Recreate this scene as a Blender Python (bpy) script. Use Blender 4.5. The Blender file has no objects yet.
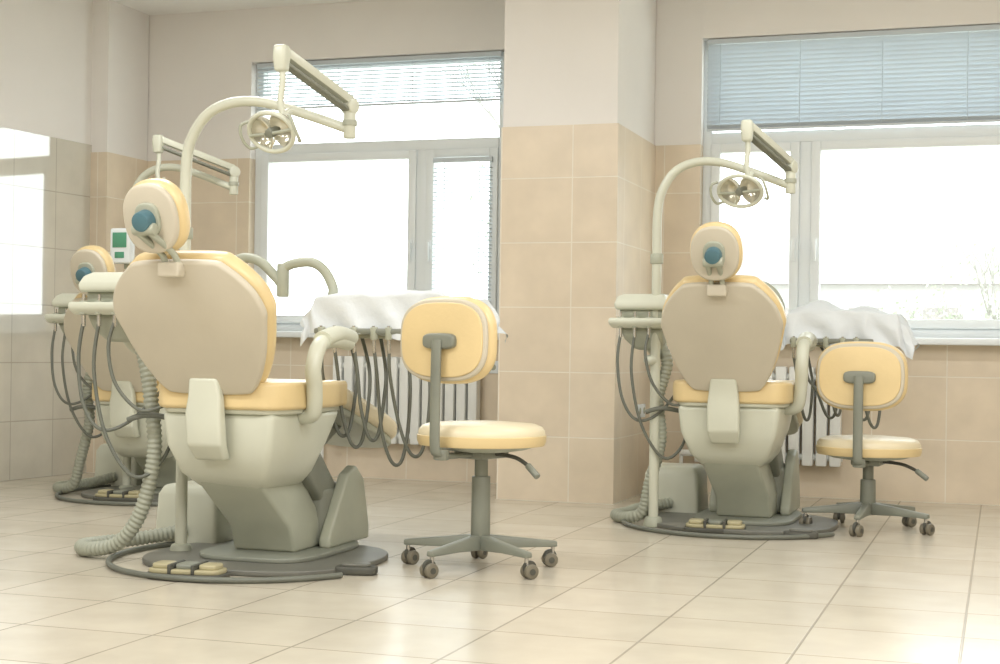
import bpy, bmesh, math, random
from mathutils import Vector, Matrix, noise
random.seed(7)
V=Vector
def lin(c):
    return tuple(((x/255)/12.92 if x/255<=.04045 else ((x/255+.055)/1.055)**2.4) for x in c)+(1,)
def mat(name,c,rough=.5,metal=0,var=.06,scale=6,bump=0,coat=0,trans=0):
    m=bpy.data.materials.new(name); m.use_nodes=True
    nt=m.node_tree; b=nt.nodes['Principled BSDF']
    b.inputs['Roughness'].default_value=rough; b.inputs['Metallic'].default_value=metal
    if coat: b.inputs['Coat Weight'].default_value=coat; b.inputs['Coat Roughness'].default_value=.15
    g=nt.nodes.new('ShaderNodeNewGeometry'); n=nt.nodes.new('ShaderNodeTexNoise'); n.inputs['Scale'].default_value=scale
    n.inputs['Detail'].default_value=4
    nt.links.new(g.outputs['Position'],n.inputs['Vector'])
    r=nt.nodes.new('ShaderNodeValToRGB'); L=lin(c)
    r.color_ramp.elements[0].position=.3; r.color_ramp.elements[1].position=.7
    r.color_ramp.elements[0].color=tuple(x*(1-var) for x in L[:3])+(1,)
    r.color_ramp.elements[1].color=tuple(min(1,x*(1+var)) for x in L[:3])+(1,)
    nt.links.new(n.outputs['Fac'],r.inputs['Fac']); nt.links.new(r.outputs['Color'],b.inputs['Base Color'])
    if bump:
        bp=nt.nodes.new('ShaderNodeBump'); bp.inputs['Strength'].default_value=bump; bp.inputs['Distance'].default_value=.01
        n2=nt.nodes.new('ShaderNodeTexNoise'); n2.inputs['Scale'].default_value=scale*12
        nt.links.new(g.outputs['Position'],n2.inputs['Vector'])
        nt.links.new(n2.outputs['Fac'],bp.inputs['Height']); nt.links.new(bp.outputs['Normal'],b.inputs['Normal'])
    return m
def tilemat(name,c1,c2,cm,w,h,rough,floor=False,mortar=.004,coat=0,off=(0,0),coatior=1.5,coatr=.15):
    m=bpy.data.materials.new(name); m.use_nodes=True
    nt=m.node_tree; b=nt.nodes['Principled BSDF']; N=nt.nodes.new; K=nt.links.new
    g=N('ShaderNodeNewGeometry'); s=N('ShaderNodeSeparateXYZ'); K(g.outputs['Position'],s.inputs[0])
    cb=N('ShaderNodeCombineXYZ')
    a1=N('ShaderNodeMath'); a1.operation='ADD'
    if floor:
        K(s.outputs['X'],a1.inputs[0]); a1.inputs[1].default_value=off[0]; K(a1.outputs[0],cb.inputs['X'])
        a2=N('ShaderNodeMath'); a2.operation='ADD'; K(s.outputs['Y'],a2.inputs[0]); a2.inputs[1].default_value=off[1]; K(a2.outputs[0],cb.inputs['Y'])
    else:
        K(s.outputs['X'],a1.inputs[0]); K(s.outputs['Y'],a1.inputs[1]); 
        a3=N('ShaderNodeMath'); a3.operation='ADD'; K(a1.outputs[0],a3.inputs[0]); a3.inputs[1].default_value=off[0]
        K(a3.outputs[0],cb.inputs['X'])
        a2=N('ShaderNodeMath'); a2.operation='ADD'; K(s.outputs['Z'],a2.inputs[0]); a2.inputs[1].default_value=off[1]; K(a2.outputs[0],cb.inputs['Y'])
    br=N('ShaderNodeTexBrick'); br.offset=0; br.squash=1
    br.inputs['Scale'].default_value=1; br.inputs['Brick Width'].default_value=w; br.inputs['Row Height'].default_value=h
    br.inputs['Mortar Size'].default_value=mortar; br.inputs['Mortar Smooth'].default_value=.3; br.inputs['Bias'].default_value=0
    br.inputs['Color1'].default_value=lin(c1); br.inputs['Color2'].default_value=lin(c2); br.inputs['Mortar'].default_value=lin(cm)
    K(cb.outputs[0],br.inputs['Vector'])
    n=N('ShaderNodeTexNoise'); n.inputs['Scale'].default_value=5; n.inputs['Detail'].default_value=6; K(g.outputs['Position'],n.inputs['Vector'])
    mr=N('ShaderNodeMapRange'); mr.inputs['From Min'].default_value=.3; mr.inputs['From Max'].default_value=.7; mr.inputs['To Min'].default_value=.92; mr.inputs['To Max'].default_value=1.04
    K(n.outputs['Fac'],mr.inputs['Value'])
    vm=N('ShaderNodeVectorMath'); vm.operation='SCALE'; K(br.outputs['Color'],vm.inputs[0]); K(mr.outputs[0],vm.inputs['Scale'])
    K(vm.outputs[0],b.inputs['Base Color'])
    b.inputs['Roughness'].default_value=rough
    if coat: b.inputs['Coat Weight'].default_value=coat; b.inputs['Coat Roughness'].default_value=coatr; b.inputs['Coat IOR'].default_value=coatior
    bp=N('ShaderNodeBump'); bp.invert=True; bp.inputs['Strength'].default_value=.4; bp.inputs['Distance'].default_value=.003
    K(br.outputs['Fac'],bp.inputs['Height']); K(bp.outputs['Normal'],b.inputs['Normal'])
    return m
M={}
M['paint']=mat('wall_paint',(235,232,228),.7,var=.02,scale=2)
M['ceil']=mat('ceiling_paint',(246,245,242),.8,var=.01)
M['wtile']=tilemat('wall_tile',(225,211,189),(220,205,182),(233,225,209),.42,.365,.3,coat=.12,off=(.07,.0))
M['ltile']=tilemat('wall_tile_glossy',(208,204,190),(204,199,185),(180,175,162),.42,.365,.06,coat=1,off=(.07,.0),coatior=2.0,coatr=.03)
M['ftile']=tilemat('floor_tile',(203,195,178),(194,186,168),(156,148,132),.45,.45,.25,floor=True,mortar=.0045,coat=.12,off=(.1,.2))
M['pvc']=mat('white_pvc',(232,238,240),.35,var=.01)
M['blind']=mat('blind_slat',(200,209,215),.45,var=.02)
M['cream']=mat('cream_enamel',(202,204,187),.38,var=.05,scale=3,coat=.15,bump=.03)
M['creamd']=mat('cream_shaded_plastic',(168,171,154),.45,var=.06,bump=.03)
M['shell']=mat('tan_backshell',(198,190,171),.5,var=.04,scale=4,bump=.06)
M['yellow']=mat('yellow_vinyl',(221,198,148),.38,var=.05,scale=5,bump=.08,coat=.15)
M['ivory']=mat('ivory_vinyl',(222,210,178),.4,var=.04,scale=5,bump=.07,coat=.1)
M['gray']=mat('grey_enamel',(125,128,116),.45,var=.07)
M['dark']=mat('dark_rubber',(78,78,70),.6,var=.1,scale=20)
M['plate']=mat('base_plate_grey',(104,104,96),.4,var=.1)
M['teal']=mat('teal_knob',(76,112,122),.4,var=.06)
M['hose']=mat('ribbed_hose',(158,161,145),.5,var=.05)
M['cable']=mat('grey_cable',(104,107,97),.5,var=.06)
M['metal']=mat('steel',(190,190,186),.22,metal=.9,var=.03)
M['cloth']=mat('white_cloth',(214,219,221),.85,var=.02,bump=.15)
M['screen']=mat('lcd_green',(84,150,120),.2,var=.05)
M['ped']=mat('pedal_yellow',(170,162,128),.45,var=.06)
M['tanw']=mat('caster_tan',(116,110,94),.5,var=.08)
M['rad']=mat('radiator_white',(230,232,228),.35,var=.02)
M['bulb']=mat('lamp_reflector',(215,213,198),.15,metal=.5,var=.03)
M['leaf']=mat('pale_leaf',(160,168,150),.8,var=.1,scale=3)
M['bark']=mat('pale_bark',(136,134,128),.8,var=.1)
M['bld']=mat('pale_render',(174,172,170),.8,var=.03)
M['roof']=mat('roof_tiles_pale',(142,137,134),.8,var=.05)
M['snow']=mat('pale_ground',(205,205,195),.9,var=.05,scale=.3)
g=bpy.data.materials.new('window_glass'); g.use_nodes=True; nt=g.node_tree
nt.nodes.remove(nt.nodes['Principled BSDF']); o=nt.nodes['Material Output']
t=nt.nodes.new('ShaderNodeBsdfTransparent'); t.inputs[0].default_value=(.96,.98,.98,1); gl=nt.nodes.new('ShaderNodeBsdfGlossy'); gl.inputs['Roughness'].default_value=.02
mx=nt.nodes.new('ShaderNodeMixShader'); mx.inputs[0].default_value=.05
nt.links.new(t.outputs[0],mx.inputs[1]); nt.links.new(gl.outputs[0],mx.inputs[2]); nt.links.new(mx.outputs[0],o.inputs['Surface'])
M['glass']=g

COL=bpy.context.scene.collection
def empty(name,loc=(0,0,0),rot=0):
    e=bpy.data.objects.new(name,None); e.location=loc; e.rotation_euler=(0,0,rot); e.empty_display_size=.1; COL.objects.link(e); return e
def finish(bm,name,mt,parent=None,bevel=0,segs=3,smooth=True,ang=40):
    bm.normal_update()
    if bevel:
        ed=[e for e in bm.edges if len(e.link_faces)==2 and e.calc_face_angle(0)>.55]
        if ed: bmesh.ops.bevel(bm,geom=ed,offset=bevel,segments=segs,profile=.5,affect='EDGES',clamp_overlap=True)
    bmesh.ops.recalc_face_normals(bm,faces=bm.faces[:])
    me=bpy.data.meshes.new(name); bm.to_mesh(me); bm.free()
    if smooth:
        for p in me.polygons: p.use_smooth=True
        me.set_sharp_from_angle(angle=math.radians(ang))
    for x in (mt if isinstance(mt,list) else [mt]): me.materials.append(M[x])
    ob=bpy.data.objects.new(name,me); COL.objects.link(ob)
    if parent: ob.parent=parent
    return ob
def addbox(bm,x0,x1,y0,y1,z0,z1,mi=0):
    vs=[bm.verts.new(c) for c in [(x0,y0,z0),(x1,y0,z0),(x1,y1,z0),(x0,y1,z0),(x0,y0,z1),(x1,y0,z1),(x1,y1,z1),(x0,y1,z1)]]
    for f in [(3,2,1,0),(4,5,6,7),(0,1,5,4),(1,2,6,5),(2,3,7,6),(3,0,4,7)]:
        fc=bm.faces.new([vs[i] for i in f]); fc.material_index=mi
def box(name,x0,x1,y0,y1,z0,z1,mt,parent=None,bevel=.005,segs=2):
    bm=bmesh.new(); addbox(bm,x0,x1,y0,y1,z0,z1); return finish(bm,name,mt,parent,bevel,segs)
def loft(name,secs,mt,parent=None,bevel=.02,segs=3):
    bm=bmesh.new(); rings=[]
    for (cx,cy,z,sx,sy) in secs:
        rings.append([bm.verts.new((cx+a*sx/2,cy+b*sy/2,z)) for a,b in ((-1,-1),(1,-1),(1,1),(-1,1))])
    bm.faces.new(rings[0][::-1]); bm.faces.new(rings[-1])
    for r0,r1 in zip(rings,rings[1:]):
        for i in range(4): bm.faces.new([r0[i],r0[(i+1)%4],r1[(i+1)%4],r1[i]])
    return finish(bm,name,mt,parent,bevel,segs)
def cat(pts,n=8,closed=False):
    pts=[V(p) for p in pts]; out=[]
    N=len(pts); rng=range(N if closed else N-1)
    for i in rng:
        if closed: p0,p1,p2,p3=pts[(i-1)%N],pts[i],pts[(i+1)%N],pts[(i+2)%N]
        else: p0,p1,p2,p3=pts[max(i-1,0)],pts[i],pts[i+1],pts[min(i+2,N-1)]
        for k in range(n):
            t=k/n
            out.append(.5*((2*p1)+(-p0+p2)*t+(2*p0-5*p1+4*p2-p3)*t*t+(-p0+3*p1-3*p2+p3)*t**3))
    if not closed: out.append(pts[-1])
    return out
def sweep(name,pts,r,mt,parent=None,seg=12,n=8,rib=0,smoothpath=True,sy=1.0):
    P=cat(pts,n) if smoothpath else [V(p) for p in pts]
    if rib:
        L=[0]
        for a,b in zip(P,P[1:]): L.append(L[-1]+(b-a).length)
        step=rib/4; Q=[]; j=0; s=0
        while s<L[-1]:
            while L[j+1]<s: j+=1
            f=(s-L[j])/max(1e-9,L[j+1]-L[j]); Q.append(P[j].lerp(P[j+1],f)); s+=step
        P=Q
    bm=bmesh.new(); rings=[]; up=None
    for i,p in enumerate(P):
        T=(P[min(i+1,len(P)-1)]-P[max(i-1,0)]).normalized()
        if up is None:
            up=V((0,0,1)) if abs(T.z)<.9 else V((1,0,0))
        up=(up-T*up.dot(T)).normalized(); sd=T.cross(up)
        rr=r(i/(len(P)-1)) if callable(r) else r
        if rib and i%4 in(0,1): rr*=.86
        rings.append([bm.verts.new(p+up*math.cos(a)*rr+sd*math.sin(a)*rr*sy) for a in [2*math.pi*k/seg for k in range(seg)]])
    for r0,r1 in zip(rings,rings[1:]):
        for i in range(seg): bm.faces.new([r0[i],r0[(i+1)%seg],r1[(i+1)%seg],r1[i]])
    bm.faces.new(rings[0][::-1]); bm.faces.new(rings[-1])
    return finish(bm,name,mt,parent,ang=60)
def rod(name,a,b,r,mt,parent=None,r2=None,seg=24,bevel=0):
    a,b=V(a),V(b); T=(b-a).normalized(); up=V((0,0,1)) if abs(T.z)<.9 else V((1,0,0)); up=(up-T*up.dot(T)).normalized(); sd=T.cross(up)
    bm=bmesh.new(); R=[]
    for p,rr in ((a,r),(b,r if r2 is None else r2)):
        R.append([bm.verts.new(p+up*math.cos(t)*rr+sd*math.sin(t)*rr) for t in [2*math.pi*k/seg for k in range(seg)]])
    for i in range(seg): bm.faces.new([R[0][i],R[0][(i+1)%seg],R[1][(i+1)%seg],R[1][i]])
    bm.faces.new(R[0][::-1]); bm.faces.new(R[1])
    return finish(bm,name,mt,parent,bevel,2)
def plate(name,out,thick,mt,parent,origin,xa,ya,bevel=.01,smooth_out=True,segs=3,n=5):
    xa,ya=V(xa).normalized(),V(ya).normalized(); nn=xa.cross(ya); o=V(origin)
    pts=cat([(a,b,0) for a,b in out],n,True) if smooth_out else [V((a,b,0)) for a,b in out]
    bm=bmesh.new()
    A=[bm.verts.new(o+xa*p.x+ya*p.y-nn*thick/2) for p in pts]
    B=[bm.verts.new(o+xa*p.x+ya*p.y+nn*thick/2) for p in pts]
    bm.faces.new(A[::-1]); bm.faces.new(B); k=len(pts)
    for i in range(k): bm.faces.new([A[i],A[(i+1)%k],B[(i+1)%k],B[i]])
    bm.normal_update()
    if bevel:
        rim=[e for e in bm.edges if len(e.link_faces)==2 and (len(e.link_faces[0].verts)>4)!=(len(e.link_faces[1].verts)>4)]
        if not smooth_out: rim=[e for e in bm.edges if e.calc_face_angle(0)>.4]
        bmesh.ops.bevel(bm,geom=rim,offset=bevel,segments=segs,profile=.5,affect='EDGES',clamp_overlap=True)
    return finish(bm,name,mt,parent)
def sym(half):
    return half+[(-a,b) for a,b in half[::-1]]
def oval(a,b,p=2.4,n=20):
    o=[]
    for k in range(n):
        t=2*math.pi*k/n; c,s=math.cos(t),math.sin(t)
        o.append((a*math.copysign(abs(c)**(2/p),c),b*math.copysign(abs(s)**(2/p),s)))
    return o

# ---------------- ROOM ----------------
W=9.05; S=W/8.55
def zz(z): return .85+(z-.85)*S
CE=3.13; TT=zz(2.05); XL=-5.42*S; XR=3.4; YB=-1.6
W1=(-4.56*S,-2.86*S); W2=(-1.66*S,.36*S); ZS=zz(.92); ZH=zz(2.66)
box('floor',XL-1.5,XR+.3,YB-.3,W+.3,-.1,0,'ftile',bevel=0)
box('ceiling',XL-1.5,XR+.3,YB-.3,W+.3,CE,CE+.12,'ceil',bevel=0)
def wallrun(bm,x0,x1,y0,y1,z0,z1):
    if z1<=TT: addbox(bm,x0,x1,y0,y1,z0,z1,1)
    elif z0>=TT: addbox(bm,x0,x1,y0,y1,z0,z1,0)
    else: addbox(bm,x0,x1,y0,y1,z0,TT,1); addbox(bm,x0,x1,y0+.008,y1,TT,z1,0)
bm=bmesh.new()
for a,b in ((XL-.3,W1[0]),(W1[1],W2[0]),(W2[1],XR+.3)): wallrun(bm,a,b,W,W+.3,0,CE)
for a,b in (W1,W2):
    wallrun(bm,a,b,W,W+.3,0,ZS); wallrun(bm,a,b,W,W+.3,ZH,CE)
finish(bm,'wall_back',['paint','wtile'],smooth=False)
# left wall, slightly splayed towards the viewer side of the room
def slab(bm,p0,p1,off,th,z0,z1,mi):
    (x0,y0),(x1,y1)=p0,p1; d=V((x1-x0,y1-y0,0)).normalized(); n=V((-d.y,d.x,0)) # outward
    q=[V((x0,y0,0))+n*off,V((x1,y1,0))+n*off,V((x1,y1,0))+n*th,V((x0,y0,0))+n*th]
    a=[bm.verts.new(c+V((0,0,z0))) for c in q]; b=[bm.verts.new(c+V((0,0,z1))) for c in q]
    for f in [a[::-1],b]+[[a[i],a[(i+1)%4],b[(i+1)%4],b[i]] for i in range(4)]:
        bm.faces.new(f).material_index=mi
yc=8.08*S; sl=math.tan(math.radians(5.5))
pn=(XL-(yc-YB)*sl,YB); pf=(XL+(W-yc)*sl,W)
bm=bmesh.new(); slab(bm,pn,pf,0,.3,0,TT+.05,1); slab(bm,pn,pf,.008,.3,TT+.05,CE,0); finish(bm,'wall_left',['paint','ltile'],smooth=False)
bm=bmesh.new(); addbox(bm,XR,XR+.3,YB,W,0,TT,1); addbox(bm,XR+.008,XR+.3,YB,W,TT,CE,0); finish(bm,'wall_right',['paint','wtile'],smooth=False)
bm=bmesh.new(); addbox(bm,XL-1.5,XR+.3,YB-.3,YB,0,TT,1); addbox(bm,XL-1.5,XR+.3,YB-.3,YB-.008,TT,CE,0); finish(bm,'wall_front',['paint','wtile'],smooth=False)
def pillar(name,x0,x1,y0):
    bm=bmesh.new(); addbox(bm,x0,x1,y0,W,0,TT,1); addbox(bm,x0+.008,x1-.008,y0+.008,W,TT,CE,0); return finish(bm,name,['paint','wtile'],smooth=False)
pillar('wall_pillar',-2.572*S,-1.925*S,7.66*S)
pillar('wall_pillar',XL-.05,-5.30*S,8.08*S)
def blind(name,x0,x1,y,z0,z1,tilt,parent,pitch=.026,wd=.028):
    bm=bmesh.new(); n=int((z1-.03-z0)/pitch)
    for i in range(n):
        z=z0+.012+i*pitch
        dy=math.cos(tilt)*wd/2; dz=math.sin(tilt)*wd/2
        v=[bm.verts.new(c) for c in ((x0,y-dy,z-dz),(x1,y-dy,z-dz),(x1,y,z+.002),(x0,y,z+.002),(x1,y+dy,z+dz),(x0,y+dy,z+dz))]
        bm.faces.new((v[0],v[1],v[2],v[3])); bm.faces.new((v[3],v[2],v[4],v[5]))
    addbox(bm,x0,x1,y-.014,y+.014,z1-.03,z1); addbox(bm,x0,x1,y-.012,y+.012,z0-.012,z0)
    k=max(2,int((x1-x0)/.45)+1)
    for j in range(k):
        x=x0+.08+(x1-x0-.16)*j/(k-1); addbox(bm,x-.0015,x+.0015,y-.016,y-.013,z0,z1)
    return finish(bm,name,'blind',parent,smooth=False)
def window(name,x0,x1,xm,zt):
    e=empty(name,((x0+x1)/2,W+.1,ZS)); ox,oy,oz=e.location
    def bx(n,a,b,c,d,f,h,m='pvc',bv=.004): return box(n,a-ox,b-ox,c-oy,d-oy,f-oz,h-oz,m,e,bv)
    y0,y1=W+.08,W+.15; fw=.055; zb=ZS+.03
    bx('frame_left',x0,x0+fw,y0,y1,zb,ZH); bx('frame_right',x1-fw,x1,y0,y1,zb,ZH)
    bx('frame_top',x0+fw,x1-fw,y0,y1,ZH-fw,ZH); bx('frame_bottom',x0+fw,x1-fw,y0,y1,zb,zb+fw)
    bx('transom',x0+fw,x1-fw,y0-.005,y1,zt-.035,zt+.035); bx('mullion',xm-.035,xm+.035,y0-.005,y1,zb+fw,zt-.035)
    for i,(a,b) in enumerate(((x0+fw,xm-.035),(xm+.035,x1-fw))):
        s=.055; z0,z1=zb+fw,zt-.035; ya,yb=y0-.02,y0+.045
        bx(f'sash{i}_l',a,a+s,ya,yb,z0,z1); bx(f'sash{i}_r',b-s,b,ya,yb,z0,z1)
        bx(f'sash{i}_b',a+s,b-s,ya,yb,z0,z0+s); bx(f'sash{i}_t',a+s,b-s,ya,yb,z1-s,z1)
        bx(f'pane{i}',a+s-.005,b-s+.005,y0+.01,y0+.014,z0+s-.005,z1-s+.005,'glass',0)
        hx=(b-s/2) if i==0 else (a+s/2); hz=(z0+z1)/2-.05
        bx(f'handle_plate{i}',hx-.013,hx+.013,ya-.012,ya,hz-.03,hz+.03); bx(f'handle{i}',hx-.01,hx+.01,ya-.04,ya-.022,hz-.11,hz+.015)
        bx(f'handle_stem{i}',hx-.008,hx+.008,ya-.024,ya-.01,hz-.008,hz+.008)
    bx('pane_top',x0+fw-.005,x1-fw+.005,y0+.03,y0+.034,zt+.03,ZH-fw+.005,'glass',0)
    bx('sill_board',x0-.05,x1+.05,W-.13,y0+.03,ZS-.01,ZS+.03,'pvc',.008)
window('window_1',W1[0],W1[1],-3.41*S,zz(2.11))
window('window_2',W2[0],W2[1],-1.07*S,zz(2.09))
blind('window_blind',W1[0]+.03,W1[1]-.03,W+.045,zz(2.37),ZH-.005,-.3,None)
blind('window_blind',W2[0]+.03,W2[1]-.03,W+.035,zz(2.14),ZH-.005,-.75,None,pitch=.027,wd=.034)
blind('window_blind',-3.32*S,-2.94*S,W+.045,zz(1.06),zz(2.02),-.2,None)
def radiator(x0,x1,z0,z1):
    e=empty('radiator',((x0+x1)/2,W-.07,z0)); h=(x1-x0)/2; n=int((x1-x0)/.075); H=z1-z0
    bm=bmesh.new()
    for i in range(n):
        a=-h+i*2*h/n
        addbox(bm,a+.008,a+2*h/n-.008,-.045,.035,.01,H)
    finish(bm,'ribs','rad',e,.01,2)
    rod('top_pipe',(-h,0,H-.06),(h,0,H-.06),.02,'rad',e); rod('bottom_pipe',(-h-.08,0,.06),(h,0,.06),.02,'rad',e)
    rod('riser',(-h-.08,0,.06),(-h-.08,0,-z0),.012,'rad',e)
    for x in(-h*.6,h*.6): box('bracket',x-.015,x+.015,.03,.068,H*.7,H*.7+.05,'rad',e)
radiator(-3.92*S,-2.96*S,zz(.26),zz(.80)); radiator(-1.66*S,-.83*S,zz(.22),zz(.78))
def socket(loc,ax):
    e=empty('wall_socket',loc)
    if ax=='y': 
        box('cover',-.04,.04,-.012,0,-.04,.04,'pvc',e,.004); rod('recess',(0,-.014,0),(0,-.011,0),.02,'creamd',e)
    else:
        box('cover',0,.012,-.04,.04,-.04,.04,'pvc',e,.004); rod('recess',(.011,0,0),(.014,0,0),.02,'creamd',e)
socket((-2.90*S,W,.74),'y'); socket((-1.925*S,8.2*S,.5),'x'); socket((-1.925*S,8.3*S,.5),'x')

# ---------------- DENTAL CHAIR ----------------
def chair(loc,rot=0,dz=0,drot=0,bw=.925,bl=.90,hx=0,az=-.03):
    BACK=sym([(a*bw,b*bl) for a,b in [(.12,0),(.19,.03),(.255,.17),(.295,.33),(.305,.40),(.275,.50),(.20,.595),(.13,.625)]])
    e=empty('dental_chair',(loc[0],loc[1],0),rot)
    plate('base_plate',oval(.46,.44,2.6,24),.022,'plate',e,(0.02,.04,.012),(1,0,0),(0,1,0),.006)
    plate('base_raised_plate',oval(.25,.34,4,24),.02,'gray',e,(0.03,.14,.032),(1,0,0),(0,1,0),.006)
    prof=[(.16,.04),(.56,.04),(.56,.10),(.50,.30),(.42,.36),(.34,.33),(.16,.08)]
    for s,nm in ((.21,'right'),(-.15,'left')):
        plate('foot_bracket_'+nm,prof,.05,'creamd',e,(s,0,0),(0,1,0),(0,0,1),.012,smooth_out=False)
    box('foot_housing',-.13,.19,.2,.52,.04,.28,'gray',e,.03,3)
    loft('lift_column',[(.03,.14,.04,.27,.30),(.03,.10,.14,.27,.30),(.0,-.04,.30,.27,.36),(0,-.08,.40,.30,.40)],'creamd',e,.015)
    loft('lift_arm',[(.03,.36,.18,.30,.20),(.03,.06,.44,.30,.24)],'gray',e,.02)
    u=empty('upper_assembly',(0,0,dz),drot); u.parent=e; e2=e; e=u
    loft('underseat_casing',[(0,-.06,.30,.28,.30),(0,-.09,.36,.38,.38),(0,-.09,.47,.46,.46),(0,-.05,.60,.49,.56)],'cream',e,.025,4)
    loft('back_bracket',[(-.01,-.33,.42,.13,.05),(-.01,-.375,.48,.15,.055),(-.01,-.39,.60,.15,.05),(-.01,-.385,.66,.14,.04),(-.01,-.40,.73,.12,.03)],'cream',e,.012)
    seat=sym([(.14,-.36),(.23,-.35),(.275,-.28),(.285,-.12),(.275,.05),(.25,.22),(.235,.28),(.1,.29)])
    plate('seat_cushion',seat,.105,'yellow',e,(0,0,.665),(1,0,0),(0,1,0),.035,segs=5)
    plate('seat_pan',[(a*.93,b*.95) for a,b in seat],.03,'cream',e,(0,0,.61),(1,0,0),(0,1,0),.01)
    ya=V((0,.70,-.20)).normalized()
    leg=sym([(.10,0),(.235,0),(.235,.3),(.215,.55),(.17,.66),(.08,.70)])
    plate('leg_cushion',leg,.08,'ivory',e,(0,.27,.655),(1,0,0),ya,.03,segs=5)
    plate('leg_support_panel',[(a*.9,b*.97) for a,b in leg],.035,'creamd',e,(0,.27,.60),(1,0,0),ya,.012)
    loft('leg_strut',[(0,.15,.36,.2,.1),(0,.45,.52,.22,.16)],'gray',e,.015)
    up=V((0,-.30,.54)).normalized(); xa=V((1,0,0))
    fr=V((0,up.z,-up.y)); o=V((0,-.34,.685))
    plate('back_shell',BACK,.035,'shell',e,o-fr*.02,xa,up,.012,n=6)
    plate('back_cushion',[(a*1.025,.29+(b-.29)*1.025) for a,b in BACK],.075,'yellow',e,o+fr*.035,xa,up,.03,segs=5,n=6)
    hu=V((0,-.28,.96)).normalized(); hf=V((0,hu.z,-hu.y)); hc=V((hx,-.71,1.30))
    plate('headrest_shell',oval(.11,.125,2.3),.03,'shell',e,hc-hf*.01,xa,hu,.012)
    plate('headrest_pad',oval(.12,.135,2.3),.075,'yellow',e,hc+hf*.035,xa,hu,.03,segs=5)
    plate('headrest_collar',oval(.05,.06,2.6),.02,'creamd',e,hc-hf*.03,xa,hu,.006)
    rod('headrest_knob',hc-hf*.035,hc-hf*.085,.040,'teal',e,.035,bevel=.008)
    rod('headrest_joint',hc-hf*.05+V((-.045,0,-.03)),hc-hf*.05+V((.045,0,-.03)),.022,'creamd',e,bevel=.006)
    t0=o+up*(.607*bl)-fr*.045
    for s in(-.025,.025):
        sweep('headrest_stem',[t0+V((s,0,-.02)),t0+up*.05+V((s,0,0)),hc-hf*.055+V((s,0,-.04))],.012,'creamd',e)
    box('headrest_clamp',-.045,.045,t0.y-.03,t0.y+.02,t0.z-.035,t0.z+.02,'shell',e,.01,3)
    sweep('armrest',[(.24,-.10,.585),(.30,-.12,.60),(.32,-.15,.70),(.325,-.17,.83+az),(.325,-.12,.915+az),(.325,0,.935+az),(.325,.12,.925+az)],.031,'cream',e,seg=16)
    sweep('armrest_pad',[(.325,-.10,.935+az),(.325,.02,.958+az),(.325,.13,.945+az)],.033,'cream',e,seg=14,sy=1.2)
    sweep('back_release_lever',[(-.22,-.22,.56),(-.32,-.30,.58),(-.40,-.32,.56)],.011,'cable',e)
    e=e2
    ring=[(.56*math.cos(t)+.0,.58*math.sin(t)-.02,.013) for t in [math.radians(a) for a in range(150,345,13)]]
    sweep('floor_cable',ring,.011,'cable',e,seg=8,n=4)
    return e
def foot_pedal(loc,rot=0):
    e=empty('foot_pedal',(loc[0],loc[1],0.0),rot)
    plate('pedal_base',oval(.15,.075,4),.022,'dark',e,(0,0,.012),(1,0,0),(0,1,0),.006)
    plate('pedal_deck',oval(.14,.066,4),.018,'ped',e,(0,0,.03),(1,0,0),(0,1,0),.006)
    for i,x in enumerate((-.09,0,.09)):
        plate(f'pedal_button_{i}',oval(.036,.045,4,16),.022,'ped' if i!=1 else 'gray',e,(x,0,.046),(1,0,0),(0,1,0),.008)
    box('pedal_grip_left',-.052,-.038,-.07,.07,.02,.058,'dark',e); box('pedal_grip_right',.038,.052,-.07,.07,.02,.058,'dark',e)
def small_pedal(loc,rot=0):
    e=empty('foot_switch',(loc[0],loc[1],0),rot)
    plate('switch_body',oval(.08,.045,3.5),.03,'dark',e,(0,0,.016),(1,0,0),(0,1,0),.008)
    plate('switch_top',oval(.055,.03,3.5),.012,'plate',e,(0,0,.036),(1,0,0),(0,1,0),.004)

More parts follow.
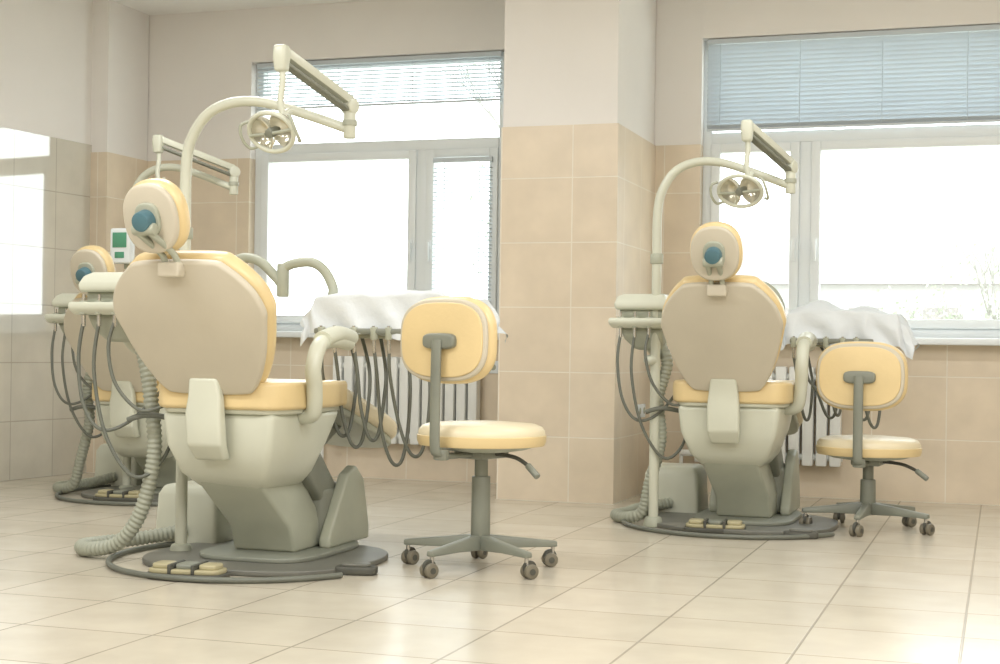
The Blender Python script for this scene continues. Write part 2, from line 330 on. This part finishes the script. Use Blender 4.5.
def lamp(loc,pole,reach,adel,dz=0,rot=0,display=False):
    e=empty('dental_lamp',(loc[0],loc[1],0),rot); x,y=pole
    rod('pole_foot',(x,y,.0),(x,y,.05),.05,'creamd',e,.038,bevel=.01)
    rod('pole_lower',(x,y,.03),(x,y,1.05),.024,'cream',e)
    k=reach/.7
    P=[(x,y,1.03),(x,y,1.3),(x,y,1.56+dz),(x+.02*k,y,1.68+dz),(x+.09*k,y,1.78+dz),(x+.2*k,y,1.825+dz),(x+.34*k,y,1.82+dz),(x+.52*k,y,1.765+dz),(x+reach,y,1.70+dz)]
    sweep('curved_arm',P,lambda t:.024-.005*t,'cream',e,seg=16)
    rod('pole_collar',(x,y,1.28),(x,y,1.33),.031,'creamd',e,bevel=.006)
    jx=x+reach
    rod('arm_joint',(jx,y,1.665+dz),(jx,y,1.80+dz),.024,'cream',e,bevel=.005)
    rod('arm_joint_ring',(jx,y,1.715+dz),(jx,y,1.735+dz),.029,'creamd',e)
    a=V((jx,y,1.79+dz)); b=V((jx+adel[0],y+adel[1],1.925+dz))
    d=(b-a).normalized(); sd=V((-d.y,d.x,0)).normalized()
    for nm,off,hh,mm in (('spring_arm_upper',.020,.034,'cream'),('spring_arm_lower',-.022,.014,'gray')):
        up=d.cross(sd)*-1
        if up.z<0: up=-up
        c=V((0,0,off))
        bm=bmesh.new(); R=[]
        for p in (a+c,b+c):
            R.append([bm.verts.new(p+sd*s*.02+up*t*hh/2) for s,t in((-1,-1),(1,-1),(1,1),(-1,1))])
        for i in range(4): bm.faces.new([R[0][i],R[0][(i+1)%4],R[1][(i+1)%4],R[1][i]])
        bm.faces.new(R[0][::-1]); bm.faces.new(R[1]); finish(bm,nm,mm,e,.005,2)
    loft('arm_end_cap',[(b.x,b.y,b.z-.06,.045,.045),(b.x,b.y,b.z+.0,.055,.055),(b.x,b.y,b.z+.04,.05,.05)],'cream',e,.012)
    rod('arm_root_cap',a-sd*.026,a+sd*.026,.032,'cream',e,bevel=.01)
    h=b+V((-.02,-.02,-.28))
    sweep('yoke_stem',[b+V((0,0,-.02)),b+V((.005,0,-.09)),b+V((0,-.005,-.17)),h+V((.03,.02,.05))],.012,'cream',e)
    f=V((-.25,-.80,-.50)).normalized(); xa=V((1,-.4,0)).normalized(); xa=(xa-f*xa.dot(f)).normalized(); ya=f.cross(xa)
    if ya.z<0: ya=-ya
    sweep('head_ring',[h+xa*math.cos(t)*.108+ya*math.sin(t)*.076+f*.012 for t in [2*math.pi*k/24 for k in range(25)]],.009,'cream',e,n=2)
    for s in(-1,1):
        bm=bmesh.new(); rings=[]; S_=24; c=h+xa*s*.05
        for r_,z_ in [(.002,-.045),(.025,-.042),(.042,-.026),(.052,-.004),(.056,.012),(.052,.014),(.046,.0),(.034,-.018),(.018,-.030),(.002,-.032)]:
            rings.append([bm.verts.new(c+xa*math.cos(2*math.pi*k/S_)*r_*.88+ya*math.sin(2*math.pi*k/S_)*r_*1.2+f*z_) for k in range(S_)])
        for r0,r1 in zip(rings,rings[1:]):
            for i in range(S_): bm.faces.new([r0[i],r0[(i+1)%S_],r1[(i+1)%S_],r1[i]])
        finish(bm,'reflector_lobe','bulb',e)
        sweep('dish_strut',[h+xa*s*.02+f*.025,h+xa*s*.105+f*.018],.006,'creamd',e)
        c=h+xa*s*.105
        sweep('handle',[c+ya*.05,c+ya*.045+xa*s*.025+f*.02,c+xa*s*.034+f*.03,c-ya*.045+xa*s*.025+f*.02,c-ya*.05],.006,'creamd',e)
    rod('bulb_shield',h-f*.03,h+f*.03,.022,'gray',e,.018,bevel=.005)
    rod('head_pivot',h-f*.03,h-f*.08,.024,'cream',e,bevel=.005)
    sweep('yoke',[h-f*.065,h-f*.06+V((.02,.01,.05)),h+V((.03,.02,.06))],.012,'cream',e)
    if display:
        box('display_housing',x-.075,x+.055,y-.09,y-.03,1.31,1.51,'pvc',e,.012,3)
        box('display_screen',x-.055,x+.035,y-.094,y-.088,1.40,1.485,'screen',e,.002)
        box('display_screen_lower',x-.04,x+.02,y-.094,y-.088,1.34,1.375,'screen',e,.002)
    return e

def cuspidor(loc,bx=-.5,jb=(-.47,.38),rot=0,pole=(-.35,0),hx=0.0):
    e=empty('dental_assistant_unit',(loc[0],loc[1],0),rot); x,y=bx,-.18
    loft('junction_box',[(jb[0],jb[1],.0,.30,.30),(jb[0],jb[1],.22,.28,.28),(jb[0],jb[1],.26,.24,.24)],'cream',e,.02)
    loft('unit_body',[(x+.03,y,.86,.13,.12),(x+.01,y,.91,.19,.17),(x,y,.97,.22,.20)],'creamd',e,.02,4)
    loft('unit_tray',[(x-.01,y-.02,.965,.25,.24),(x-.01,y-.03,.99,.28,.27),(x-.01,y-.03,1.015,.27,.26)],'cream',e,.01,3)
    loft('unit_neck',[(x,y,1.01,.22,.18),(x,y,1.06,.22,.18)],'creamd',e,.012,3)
    loft('unit_head',[(x,y-.01,1.055,.25,.22),(x,y-.01,1.085,.26,.23),(x,y,1.12,.24,.2),(x+.01,y,1.135,.2,.16)],'cream',e,.02,4)
    for i in range(3):
        xx=x-.09+i*.07
        rod('holster',(xx,y-.135,.965),(xx,y-.135,1.02),.017,'creamd',e,bevel=.004)
        rod('handpiece',(xx,y-.135,.92),(xx,y-.135,1.045),.009,'metal',e,.006)
    sweep('support_arm',[(x+.02,y,.88),(x+.05,y+.05,.83),(pole[0]-.03,pole[1]-.02,.81),(pole[0],pole[1],.81)],.024,'cream',e)
    sweep('suction_hose',[(x+.06,y,.90),(x+.12,y-.03,.8),(-.36,-.22,.62),(-.345,-.22,.42),(-.40,-.22,.20),(-.50+hx*.5,-.22,.07),(-.65+hx,-.2,.034),(-.73+hx,-.12,.034),(-.70+hx,0,.036),(-.6+hx*.5,.12,.045),(jb[0],jb[1]-.14,.07)],.030,'hose',e,seg=14,rib=.02,n=10)
    c=[[(x-.09,y-.135,.94),(x-.1,y-.15,.8),(x-.07,y-.16,.62),(x-.0,y-.14,.52),(x+.1,y-.08,.56),(x+.2,y+.05,.72)],
       [(x-.02,y-.135,.94),(x-.03,y-.15,.75),(x+.02,y-.14,.5),(x+.12,y-.1,.34),(x+.2,y-.02,.40),(x+.22,y+.1,.60)],
       [(x+.05,y-.135,.94),(x+.04,y-.16,.84),(x+.08,y-.17,.70),(x+.17,y-.14,.60),(x+.26,y-.1,.62)]]
    for p in c: sweep('instrument_cord',p,.0075,'cable',e,seg=8)
    return e

def table(loc,cx,cy,rot=0,hw=.27,hd=.19,seed=0,pole=(-.35,0),zr=(.28,.55)):
    e=empty('instrument_table',(loc[0],loc[1],0),rot); zt=1.05
    plate('tray',oval(hw,hd,6,24),.02,'cream',e,(cx,cy,zt-.03),(1,0,0),(0,1,0),.006)
    loft('console',[(cx,cy,zt-.12,hw*1.2,hd*1.0),(cx,cy,zt-.04,hw*1.6,hd*1.6)],'cream',e,.015)
    bm=bmesh.new(); nx,ny=72,60; G=[]
    exl,exr,eyf,eyb=.14,.22,.19,.12; R_=random.Random(seed)
    lumps=[(R_.uniform(-.7,.7)*hw,R_.uniform(-.6,.6)*hd,R_.uniform(.02,.04),R_.uniform(.05,.09)) for _ in range(5)]
    for j in range(ny+1):
        row=[]
        for i in range(nx+1):
            s=-(hw+exl)+(2*hw+exl+exr)*i/nx; t=-(hd+eyf)+(2*hd+eyf+eyb)*j/ny
            s+=noise.noise(V((t*5,seed,1)))*.04; t+=noise.noise(V((s*5,seed,7)))*.05
            def fold(v,h,k2):
                if abs(v)<=h: return v,0
                k=abs(v)-h; return math.copysign(h+k*k2,v),k*(1-k2*k2)**.5
            X,dx=fold(s,hw,.35); Y,dy=fold(t,hd,.18)
            drop=max(dx,dy)+.3*min(dx,dy)
            nz=noise.noise(V((s*7+seed,t*7,seed)))*.02+noise.noise(V((s*18,t*18+seed,3)))*.008
            top=sum(hh*math.exp(-((s-a)**2+(t-b)**2)/(2*w*w)) for a,b,hh,w in lumps)
            rip=math.sin((s*1.0+t*.6)*38+seed+3*noise.noise(V((s*6,t*6,seed))))*.018*min(1,drop*10)
            X+=rip*(.35 if dx<dy else .9); Y-=rip*(.9 if dx<dy else .35)
            Z=zt-drop*(.85 if dx<dy else .7)+max(-.004,nz)+top+.006
            row.append(bm.verts.new((cx+X,cy+Y,Z)))
        G.append(row)
    for j in range(ny):
        for i in range(nx): bm.faces.new([G[j][i],G[j][i+1],G[j+1][i+1],G[j+1][i]])
    finish(bm,'cloth_cover','cloth',e,ang=80)
    box('holder_rail',cx-hw*.95,cx+hw*.6,cy-hd-.05,cy-hd+.02,.905,.93,'gray',e,.008)
    box('holder_back',cx-hw*.8,cx+hw*.6,cy-hd+.02,cy-.02,.89,.95,'creamd',e,.008)
    R_=random.Random(seed+5)
    for i in range(5):
        xx=cx-hw*.87+i*.078+R_.uniform(-.012,.012); yy=cy-hd-.015
        rod('holster',(xx,yy-.02,.885),(xx,yy-.025,.935),.016,'creamd',e,bevel=.003)
        rod('handpiece',(xx,yy-.02,.83),(xx,yy-.03,.94),.008,'metal',e,.006)
        zl=R_.uniform(*zr); w=R_.uniform(.06,.13)
        sweep('instrument_hose',[(xx,yy-.02,.84),(xx+R_.uniform(0,.02),yy-.02,.74),(xx+w*.4,yy-.02,zl+.12),(xx+w*.8,yy-.005,zl),(xx+w*1.1,yy+.03,zl+.01),(xx+w*1.2,yy+.07,zl+.16),(xx+w,yy+.12,.76),(xx+.03,cy-.04,.92)],.0075,'cable',e,seg=8)
    ay=.34
    sweep('support_arm_rear',[(pole[0],pole[1],1.02),(pole[0]+.0,ay*.6,1.05),(-.36,ay,1.12),(-.33,ay,1.19),(-.27,ay,1.225),(-.19,ay,1.21),(-.11,ay,1.14),(-.08,ay,1.10)],.021,'creamd',e,seg=14)
    rod('arm_elbow',(-.08,ay,1.06),(-.08,ay,1.20),.026,'creamd',e,bevel=.005)
    sweep('support_arm_front',[(-.08,ay,1.18),(-.03,ay,1.20),(.05,ay,1.205),(.11,ay,1.17),(.15,ay,1.10),(.17,ay,1.02),(cx-.05,cy-.03,.97)],.021,'creamd',e,seg=14)
    return e

def stool(loc,rot,zs,zb,star):
    e=empty('dental_stool',(loc[0],loc[1],0),rot)
    rod('hub',(0,0,.075),(0,0,.15),.042,'gray',e,.034,bevel=.006)
    rod('gas_cover',(0,0,.12),(0,0,zs-.20),.038,'gray',e,.036,bevel=.004)
    rod('gas_piston',(0,0,zs-.22),(0,0,zs-.09),.026,'gray',e)
    for k in range(5):
        a=star-rot+k*2*math.pi/5; d=V((math.cos(a),math.sin(a),0)); p=d*.30
        bm=bmesh.new(); R=[]; s=V((-d.y,d.x,0))
        for q,w,z0,z1 in ((d*.02,.026,.075,.135),(d*.16,.021,.08,.118),(d*.315,.017,.078,.10)):
            R.append([bm.verts.new(q+s*w*u+V((0,0,z))) for u,z in((-1,z0),(1,z0),(.8,z1),(-.8,z1))])
        for r0,r1 in zip(R,R[1:]):
            for i in range(4): bm.faces.new([r0[i],r0[(i+1)%4],r1[(i+1)%4],r1[i]])
        bm.faces.new(R[0][::-1]); bm.faces.new(R[-1]); finish(bm,f'leg_{k}','gray',e,.006,2)
        rod(f'caster_stem_{k}',p+V((0,0,.04)),p+V((0,0,.085)),.008,'metal',e)
        ca=a+1.0+k*1.7; w=V((math.cos(ca),math.sin(ca),0)); q=p+V((-w.y,w.x,0))*.012
        for s_,nm in((-1,'a'),(1,'b')):
            rod(f'caster_wheel_{k}{nm}',q+w*s_*.006+V((0,0,.028)),q+w*s_*.027+V((0,0,.028)),.028,'tanw',e,bevel=.006)
            rod(f'caster_cap_{k}{nm}',q+w*s_*.026+V((0,0,.028)),q+w*s_*.029+V((0,0,.028)),.012,'dark',e)
        rod(f'caster_hood_{k}',q-w*.007+V((0,0,.042)),q+w*.007+V((0,0,.042)),.026,'dark',e)
    def disc(name,prof,mt):
        bm=bmesh.new(); S_=48; R=[]
        for r_,z_ in prof: R.append([bm.verts.new((r_*math.cos(2*math.pi*k/S_),r_*math.sin(2*math.pi*k/S_),z_)) for k in range(S_)])
        for r0,r1 in zip(R,R[1:]):
            for i in range(S_): bm.faces.new([r0[i],r0[(i+1)%S_],r1[(i+1)%S_],r1[i]])
        bm.faces.new(R[0][::-1]); bm.faces.new(R[-1]); finish(bm,name,mt,e)
    r=.248
    disc('seat_cushion',[(r-.03,zs-.075),(r-.008,zs-.068),(r,zs-.045),(r-.002,zs-.022),(r-.014,zs-.006),(r-.04,zs+.004),(.1,zs+.012),(.02,zs+.013)],'ivory')
    disc('seat_band',[(r-.035,zs-.082),(r-.004,zs-.078),(r+.003,zs-.062),(r+.004,zs-.04),(r-.004,zs-.036)],'yellow')
    disc('seat_pan',[(.10,zs-.105),(.17,zs-.095),(r-.03,zs-.08)],'creamd')
    box('seat_mechanism',-.07,.07,-.09,.09,zs-.13,zs-.095,'gray',e,.01)
    sweep('height_lever',[(.05,0,zs-.11),(.16,.0,zs-.12),(.24,-.02,zs-.15)],.008,'dark',e); rod('lever_knob',(.23,-.018,zs-.145),(.285,-.03,zs-.185),.013,'gray',e,bevel=.004)
    yb=-.275
    sweep('back_bar',[(0,-.05,zs-.112),(0,-.2,zs-.112),(0,yb+.0,zs-.105),(0,yb-.02,zs-.07),(0,yb-.022,zs+.05),(0,yb-.02,zb-.06),(0,yb-.016,zb+.0)],.012,'gray',e,sy=1.9,seg=12)
    rod('back_bar_clamp',(0,yb+.02,zs-.125),(0,yb+.02,zs-.085),.03,'gray',e,bevel=.006)
    plate('back_bracket',oval(.075,.03,3.5),.03,'gray',e,(0,yb-.0,zb-.005),(1,0,0),(0,0,1),.012)
    plate('back_shell',oval(.205,.155,2.9,28),.02,'shell',e,(0,yb+.024,zb+.0),(1,0,0),(0,.0,1),.009)
    plate('back_shell_panel',oval(.19,.14,2.9,28),.012,'yellow',e,(0,yb+.013,zb+.0),(1,0,0),(0,.0,1),.004)
    plate('back_pad',oval(.215,.165,2.9,28),.06,'yellow',e,(0,yb+.06,zb+.0),(1,0,0),(0,.0,1),.028,segs=5)
    return e

A=(-2.79,5.35); B=(-1.23,7.42); C=(-4.49,7.45)
chair(A,drot=math.radians(-2.5),bw=1.04,bl=.875,hx=-.035,az=-.055); chair(B); chair(C,dz=-.075,drot=math.radians(-2))
foot_pedal((A[0]-.02,A[1]-.51),.12); foot_pedal((B[0]-.05,B[1]-.33),.1); foot_pedal((C[0]-.05,C[1]-.35),.1)
small_pedal((A[0]+.50,A[1]-.17),.2); small_pedal((B[0]+.36,B[1]-.40),.2)
lamp(A,(-.35,0),.72,(-.115,-.36))
lamp(B,(-.37,-.25),.64,(-.15,-.36),dz=-.055)
lamp(C,(-.24,0),.66,(-.30,-.30),dz=.03,display=True)
cuspidor(A,-.52); cuspidor(B,-.44,(-.39,.38),pole=(-.37,-.25),hx=.14); cuspidor(C,-.42,pole=(-.24,0),hx=.12)
table(A,.42,.45,seed=1,hw=.31); table(B,.47,.42,seed=4,pole=(-.37,-.25),hw=.265,zr=(.49,.6))
stool((-1.91,5.50),-math.radians(17),.56,.885,math.radians(108.5))
stool((-.61,7.50),-math.radians(5),.445,.75,math.radians(122))

# ---------------- outside ----------------
box('ground_outside',-60,60,W+.35,120,-3.2,-3.0,'snow',bevel=0)
e=empty('apartment_building',(6,60,-3))
box('body',-16,14,0,8,0,6.6,'bld',e,0)
plate('roof',[(-.5,0),(8.5,0),(4,2.2)],31,'roof',e,(-1,-.0,6.6),(0,1,0),(0,0,1),0,smooth_out=False)
bm=bmesh.new()
for i in range(10):
    for j in range(2): addbox(bm,-14.5+i*2.8,-13.2+i*2.8,-.05,.02,1.2+j*3,2.7+j*3)
finish(bm,'window_openings','roof',e,smooth=False)
def tree(loc,h,leaf,seed,spread=.55):
    random.seed(seed); e=empty('tree',loc); segs=[]; tips=[]
    def br(p,d,L,r,dep):
        q=p+d*L; m=p+d*L*.5+V((random.uniform(-1,1),random.uniform(-1,1),0))*L*.06
        segs.append((p,m,q,r))
        if dep==0: tips.append(q); return
        if dep<3: tips.append(q)
        for _ in range(3):
            nd=(d+V((random.uniform(-1,1),random.uniform(-1,1),random.uniform(-.3,.8)))*spread).normalized()
            br(q,nd,L*random.uniform(.62,.82),r*.62,dep-1)
    br(V((0,0,0)),V((0,0,1)),h*.3,h*.012,5)
    bm=bmesh.new()
    for p,m,q,r in segs:
        pts=[p,m,q]; R=[]
        for i,c in enumerate(pts):
            T=(q-p).normalized(); u=T.orthogonal().normalized(); s=T.cross(u); rr=r*(1-.19*i)
            R.append([bm.verts.new(c+u*math.cos(k*1.2566)*rr+s*math.sin(k*1.2566)*rr) for k in range(5)])
        for a,b in zip(R,R[1:]):
            for i in range(5): bm.faces.new([a[i],a[(i+1)%5],b[(i+1)%5],b[i]])
    finish(bm,'trunk_and_branches','bark',e)
    if leaf:
        bm=bmesh.new()
        for c in tips:
            for _ in range(leaf):
                o=c+V([random.gauss(0,h*.03) for _ in range(3)]); u=V([random.gauss(0,1) for _ in range(3)]).normalized(); w=u.orthogonal().normalized(); s=h*.0045
                bm.faces.new([bm.verts.new(o+u*s*1.6),bm.verts.new(o+w*s),bm.verts.new(o-u*s*1.6),bm.verts.new(o-w*s)])
        finish(bm,'leaves','leaf',e,smooth=False)
tree((.35,20,-3),5.3,4,3); tree((2.6,24,-3),6.0,4,5)
tree((-7.6,22,-3),10.0,1,11); tree((-8.3,26,-3),7.0,2,21)

# ---------------- light ----------------
w=bpy.data.worlds.new('world'); bpy.context.scene.world=w; w.use_nodes=True
bg=w.node_tree.nodes['Background']; bg.inputs[0].default_value=(.95,.99,1,1); bg.inputs[1].default_value=3.5
def added_ceiling_fill(x,y,p):  # unseen overhead lamp and its housing, added as fill to brighten the room
    e=empty('added_ceiling_fill',(x,y,CE))
    box('added_fill_housing',-.65,.65,-.16,.16,-.07,0,'pvc',e,.01)
    l=bpy.data.lights.new('fill_area_light','AREA'); l.shape='RECTANGLE'; l.size=1.2; l.size_y=.26; l.energy=p; l.color=(.97,.98,1)
    o=bpy.data.objects.new('fill_area_light',l); o.location=(0,0,-.08); o.parent=e; COL.objects.link(o)
for x in(-3.6,-.4,2.0):
    for y,p in((.6,46),(3.2,37),(6.0,24 if x<-3 else 16)): added_ceiling_fill(x,y,p)

# ---------------- camera ----------------
cd=bpy.data.cameras.new('camera'); cd.sensor_width=36; cd.lens=54; cd.shift_y=.018; cd.clip_end=500
co=bpy.data.objects.new('camera',cd); COL.objects.link(co)
co.matrix_world=Matrix.Translation((0,0,.85))@Matrix.Rotation(math.radians(18.5),4,'Z')@Matrix.Rotation(math.radians(90),4,'X')@Matrix.Rotation(math.radians(.8),4,'Z')
bpy.context.scene.camera=co
bpy.context.scene.view_settings.view_transform='Standard'
bpy.context.scene.view_settings.exposure=.52
